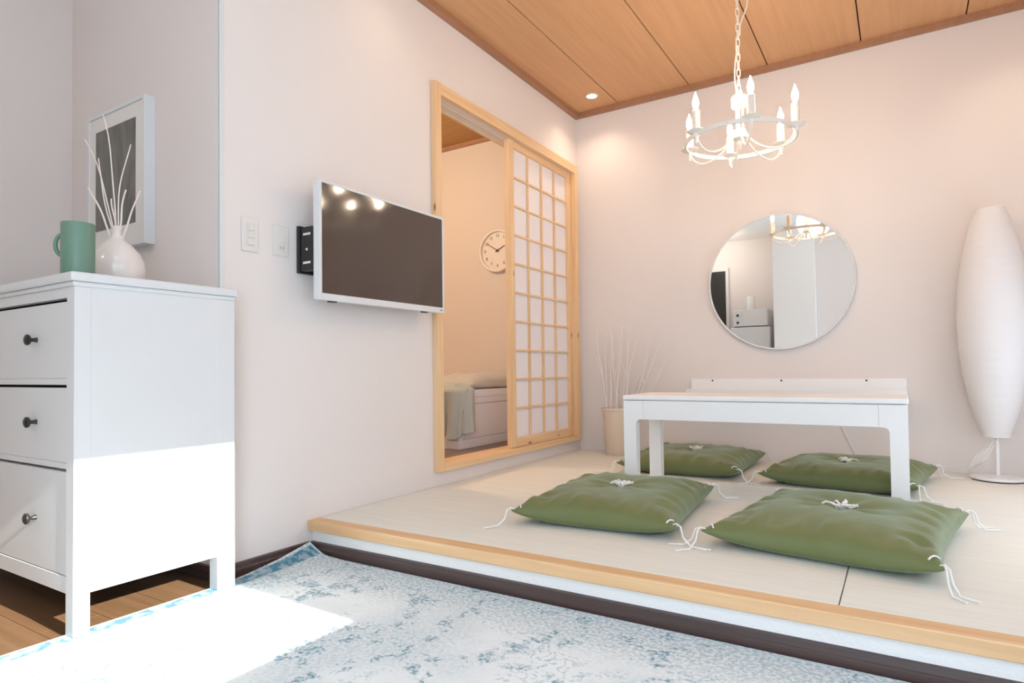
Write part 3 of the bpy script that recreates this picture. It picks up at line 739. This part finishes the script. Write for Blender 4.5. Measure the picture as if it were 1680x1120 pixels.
# ------------------------------------------------------------------ bedroom things
BX1, BY0, BY1 = -.375, 1.835, D-.01
bd = tag(empty('bed', (-1.35, 2.3, BZ)), 'white panelled bed base seen through the doorway', 'bed')
bx0 = -2.35
bm = NB(); box(bm, bx0, BX1-.012, BY0+.012, BY1, BZ+.012, .50, .003)
obj('base', bm, bedwhite_m, bd)
obj('end_board', B(BX1-.012, BX1-.004, BY0+.035, BY1, BZ+.06, .475, bev=.002), bedwhite_m, bd)
obj('plinth', B(BX1-.012, BX1, BY0, BY1, BZ, BZ+.055, bev=.003), bedwhite_m, bd)
obj('plinth', B(bx0, BX1-.0125, BY0, BY0+.012, BZ, BZ+.055, bev=.003), bedwhite_m, bd)
obj('top_rail', B(BX1-.016, BX1, BY0, BY1, .478, .515, bev=.003), bedwhite_m, bd)
obj('top_rail', B(bx0, BX1-.0165, BY0, BY0+.016, .478, .515, bev=.003), bedwhite_m, bd)
obj('mattress', B(bx0+.02, BX1-.02, BY0+.02, BY1-.005, .50, .565, bev=.02, seg=3), bedwhite_m, bd, smooth=True)
def soft(name, cx, cy, cz, a, b, h, rot, m, seed, sag=0):
    n = 36; bm = NB(); G = {}
    for top in (1, -1):
        for i in range(n+1):
            for j in range(n+1):
                u, v = math.sin((i/n-.5)*PI), math.sin((j/n-.5)*PI)
                if top < 0 and (i in (0, n) or j in (0, n)): G[top, i, j] = G[1, i, j]; continue
                g = max(0, (1-abs(u)**3)*(1-abs(v)**3))**.5
                z = h*g*(1 if top > 0 else -.45)+.018*noise.noise(Vector((u*2.2+seed, v*2.2, top)))*g+.008*noise.noise(Vector((u*6+seed, v*6, top)))*g
                if sag: z -= sag*max(0, u)**2
                x, y = a*u, b*v; c_, s_ = math.cos(rot), math.sin(rot)
                G[top, i, j] = bm.verts.new((cx+x*c_-y*s_, cy+x*s_+y*c_, max(cz+z, cz-.02)))
        for i in range(n):
            for j in range(n):
                bm.faces.new((G[top, i, j], G[top, i+1, j], G[top, i+1, j+1], G[top, i, j+1]))
    return obj(name, bm, m, None, smooth='all')
tag(soft('pillow', -.60, 2.36, .59, .19, .36, .085, 0, pillow_m, 3), 'plump grey linen pillow lying on the bed end', 'pillow')
# blanket hanging over the corner of the bed
bm = NB(); nu, nv = 46, 60; G = []
for i in range(nu+1):
    s = i/nu; row = []
    for j in range(nv+1):
        t = j/nv
        # path: from the mattress over the edge and down
        yb = 1.60 + 0
        fold = .016*math.sin(s*17+1.5*t)+.010*math.sin(s*31+4*t)
        a_ = s*.34      # distance along the rim: first the long side, then round the corner on the end
        L = .40*t
        if L < .13: dz, do = .022*math.sin(PI*L/.13)+.575-.004, -(.12-L)
        else: dz, do = .571-(L-.13)*1.0, .022+.006*math.sin(6*t)
        amp = max(0, (L-.08)/.32)
        do += fold*amp*1.3
        if a_ < .17: x, y = BX1-.17+a_-.0, BY0-do-.004
        else: x, y = BX1+do+.004, BY0+(a_-.17)*(.55+.2*t)
        if .11 < a_ < .23:
            k = (a_-.11)/.12; th = -PI/2+PI/2*k; x = BX1-.06*(1-k)+do*math.cos(th)*1.0+.004; y = BY0+.03*k+do*math.sin(th)-.004
        row.append(bm.verts.new((x, y, dz-.03*math.sin(PI*s)*amp*(0.4+math.sin(s*5)))))
    G.append(row)
for i in range(nu):
    for j in range(nv): bm.faces.new((G[i][j], G[i+1][j], G[i+1][j+1], G[i][j+1]))
bl = tag(obj('blanket', bm, linen_m, None, smooth='all'), 'grey green blanket hanging over the bed corner', 'blanket')
sm = bl.modifiers.new('thick', 'SOLIDIFY'); sm.thickness = .012; sm.offset = 1

kc = (-.672, D-.004, 1.607); KR = .168
ck = tag(empty('wall_clock', (kc[0], kc[1]-.02, kc[2]-KR)), 'round wall clock at ten past ten in the bedroom', 'clock')
obj('case', lathe(NB(), [(.0, 0), (KR, 0), (KR, -.030), (KR-.006, -.036), (KR-.022, -.034), (KR-.026, -.018), (0, -.018)], kc, 64, 'y', close=False), clock_m, ck, smooth=True)
def hand(ang, L, w, y):
    bm = NB(); d_ = Vector((math.sin(ang), 0, math.cos(ang))); n_ = Vector((d_.z, 0, -d_.x)); c_ = Vector((kc[0], 0, kc[2]))
    A = [c_-d_*.02-n_*w, c_-d_*.02+n_*w, c_+d_*L+n_*w*.6, c_+d_*L-n_*w*.6]
    lo = [bm.verts.new((p_.x, y, p_.z)) for p_ in A]; hi = [bm.verts.new((p_.x, y-.0015, p_.z)) for p_ in A]
    bm.faces.new(lo); bm.faces.new(hi[::-1])
    for q in range(4): bm.faces.new((lo[q], hi[q], hi[(q+1) % 4], lo[(q+1) % 4]))
    return bm
obj('hour_hand', hand(math.radians(64), .075, .0045, kc[1]-.020), ink_m, ck)
obj('minute_hand', hand(math.radians(-57), .10, .0035, kc[1]-.023), ink_m, ck)
obj('boss', lathe(NB(), [(0, -.018), (.009, -.018), (.009, -.027), (0, -.028)], kc, 20, 'y', close=False), ink_m, ck)
dg = bpy.context.evaluated_depsgraph_get()
for hnum in range(1, 13):
    cu = bpy.data.curves.new('numeral', 'FONT'); cu.body = str(hnum); cu.size = .034; cu.align_x = 'CENTER'; cu.align_y = 'CENTER'; cu.extrude = .0004
    to = bpy.data.objects.new('numeral_text', cu); COL.objects.link(to); dg.update()
    me = bpy.data.meshes.new_from_object(to.evaluated_get(dg)); bpy.data.objects.remove(to)
    a = math.radians(30*hnum); q = Vector((kc[0]+.115*math.sin(a), kc[1]-.0188, kc[2]+.115*math.cos(a)))
    me.transform(Matrix.Translation(q) @ Matrix.Rotation(PI/2, 4, 'X')); me.materials.clear(); me.materials.append(ink_m); me.name = 'numeral'
    o = bpy.data.objects.new('numeral', me); COL.objects.link(o); o.parent = ck; o.matrix_parent_inverse = Matrix.Translation(-ck.location)

# ------------------------------------------------------------------ added ceiling lamps, kitchen corner seen in the mirror
kl = tag(empty('added_dome_lamp', (-.25, -2.0, H)), 'added white dome for the kitchen fill light', 'lamp')  # made-up fixture for the kitchen fill light
obj('dome', lathe(NB(), [(.0, -.07), (.08, -.06), (.13, -.035), (.15, 0), (.0, 0)], (-.25, -2.0, H), 40, close=False), white_m, kl, smooth=True)
light('kitchen_fill_light', 'POINT', (-.25, -2.0, H-.16), 8, (1, .90, .78), shadow_soft_size=.12)  # point light added to brighten the kitchen corner in the mirror
kl = tag(empty('added_dome_lamp', (1.15, -.95, H)), 'added white dome for the fill light over the rug', 'lamp')  # unseen fixture, made up to go with the room fill
obj('dome', lathe(NB(), [(.0, -.07), (.10, -.06), (.17, -.035), (.19, 0), (.0, 0)], (1.15, -.95, H), 40, close=False), white_m, kl, smooth=True)
light('room_fill_light', 'POINT', (1.15, -.95, H-.2), 3, (1, .95, .9), shadow_soft_size=.18)  # added fill for the pier, rug and riser
dr = struct(empty('door_2', (-.6, YS, 0)), 'dark door reflected at the edge of the mirror')
obj('leaf', B(-.98, -.19, YS+.005, YS+.045, .01, 2.08, bev=.003), door_m, dr)
for a in ((-1.03, -.98, 0, 2.13), (-.19, -.15, 0, 2.13), (-.98, -.19, 2.08, 2.13)): obj('frame', B(a[0], a[1], YS, YS+.05, a[2], a[3]), white_m, dr)
obj('handle', tube(NB(), [(-.26, YS+.045, 1.0), (-.26, YS+.09, 1.0), (-.36, YS+.09, 1.0)], .009, 10), alum_m, dr, smooth=True)
fg = tag(empty('refrigerator', (.19, -2.36, 0)), 'white refrigerator reflected in the mirror under the microwave', 'refrigerator')
obj('body', B(-.06, .455, YS+.01, -2.26, .02, 1.235, bev=.012), white_m, fg); obj('door', B(-.058, .453, -2.256, -2.205, .05, .80, bev=.012), white_m, fg); obj('door', B(-.058, .453, -2.256, -2.205, .81, 1.232, bev=.012), white_m, fg)
for k in (-.03, .42): obj('foot', B(k-.02, k+.02, -2.3, -2.26, 0, .02), black_m, fg)
mw = tag(empty('microwave', (.18, -2.4, 1.237)), 'white microwave on the refrigerator, seen in the mirror', 'microwave')
obj('body', B(-.03, .425, -2.56, -2.235, 1.245, 1.475, bev=.008), white_m, mw); obj('door', B(.10, .42, -2.235, -2.222, 1.25, 1.47, bev=.004), white_m, mw)
obj('door_window', B(.16, .36, -2.222, -2.2205, 1.30, 1.42), plate_m, mw)
for zz in (1.30, 1.40): obj('dial', lathe(NB(), [(.018, 0), (.016, .012), (0, .013)], (.035, -2.235, zz), 20, 'y', close=False), knob_m, mw, smooth=True)
for k in (0, .39): obj('foot', B(k-.012, k+.012, -2.28, -2.25, 1.2355, 1.246), black_m, mw)
ca = tag(obj('paper_roll', lathe(NB(), [(.0, 0), (.052, 0), (.054, .004), (.054, .19), (.052, .195), (.02, .195), (.018, .17), (.0, .17)], (.18, -2.4, 1.476), 32, close=False), cord_m, None, smooth=True), 'white paper roll standing on the microwave in the mirror', 'paper roll')
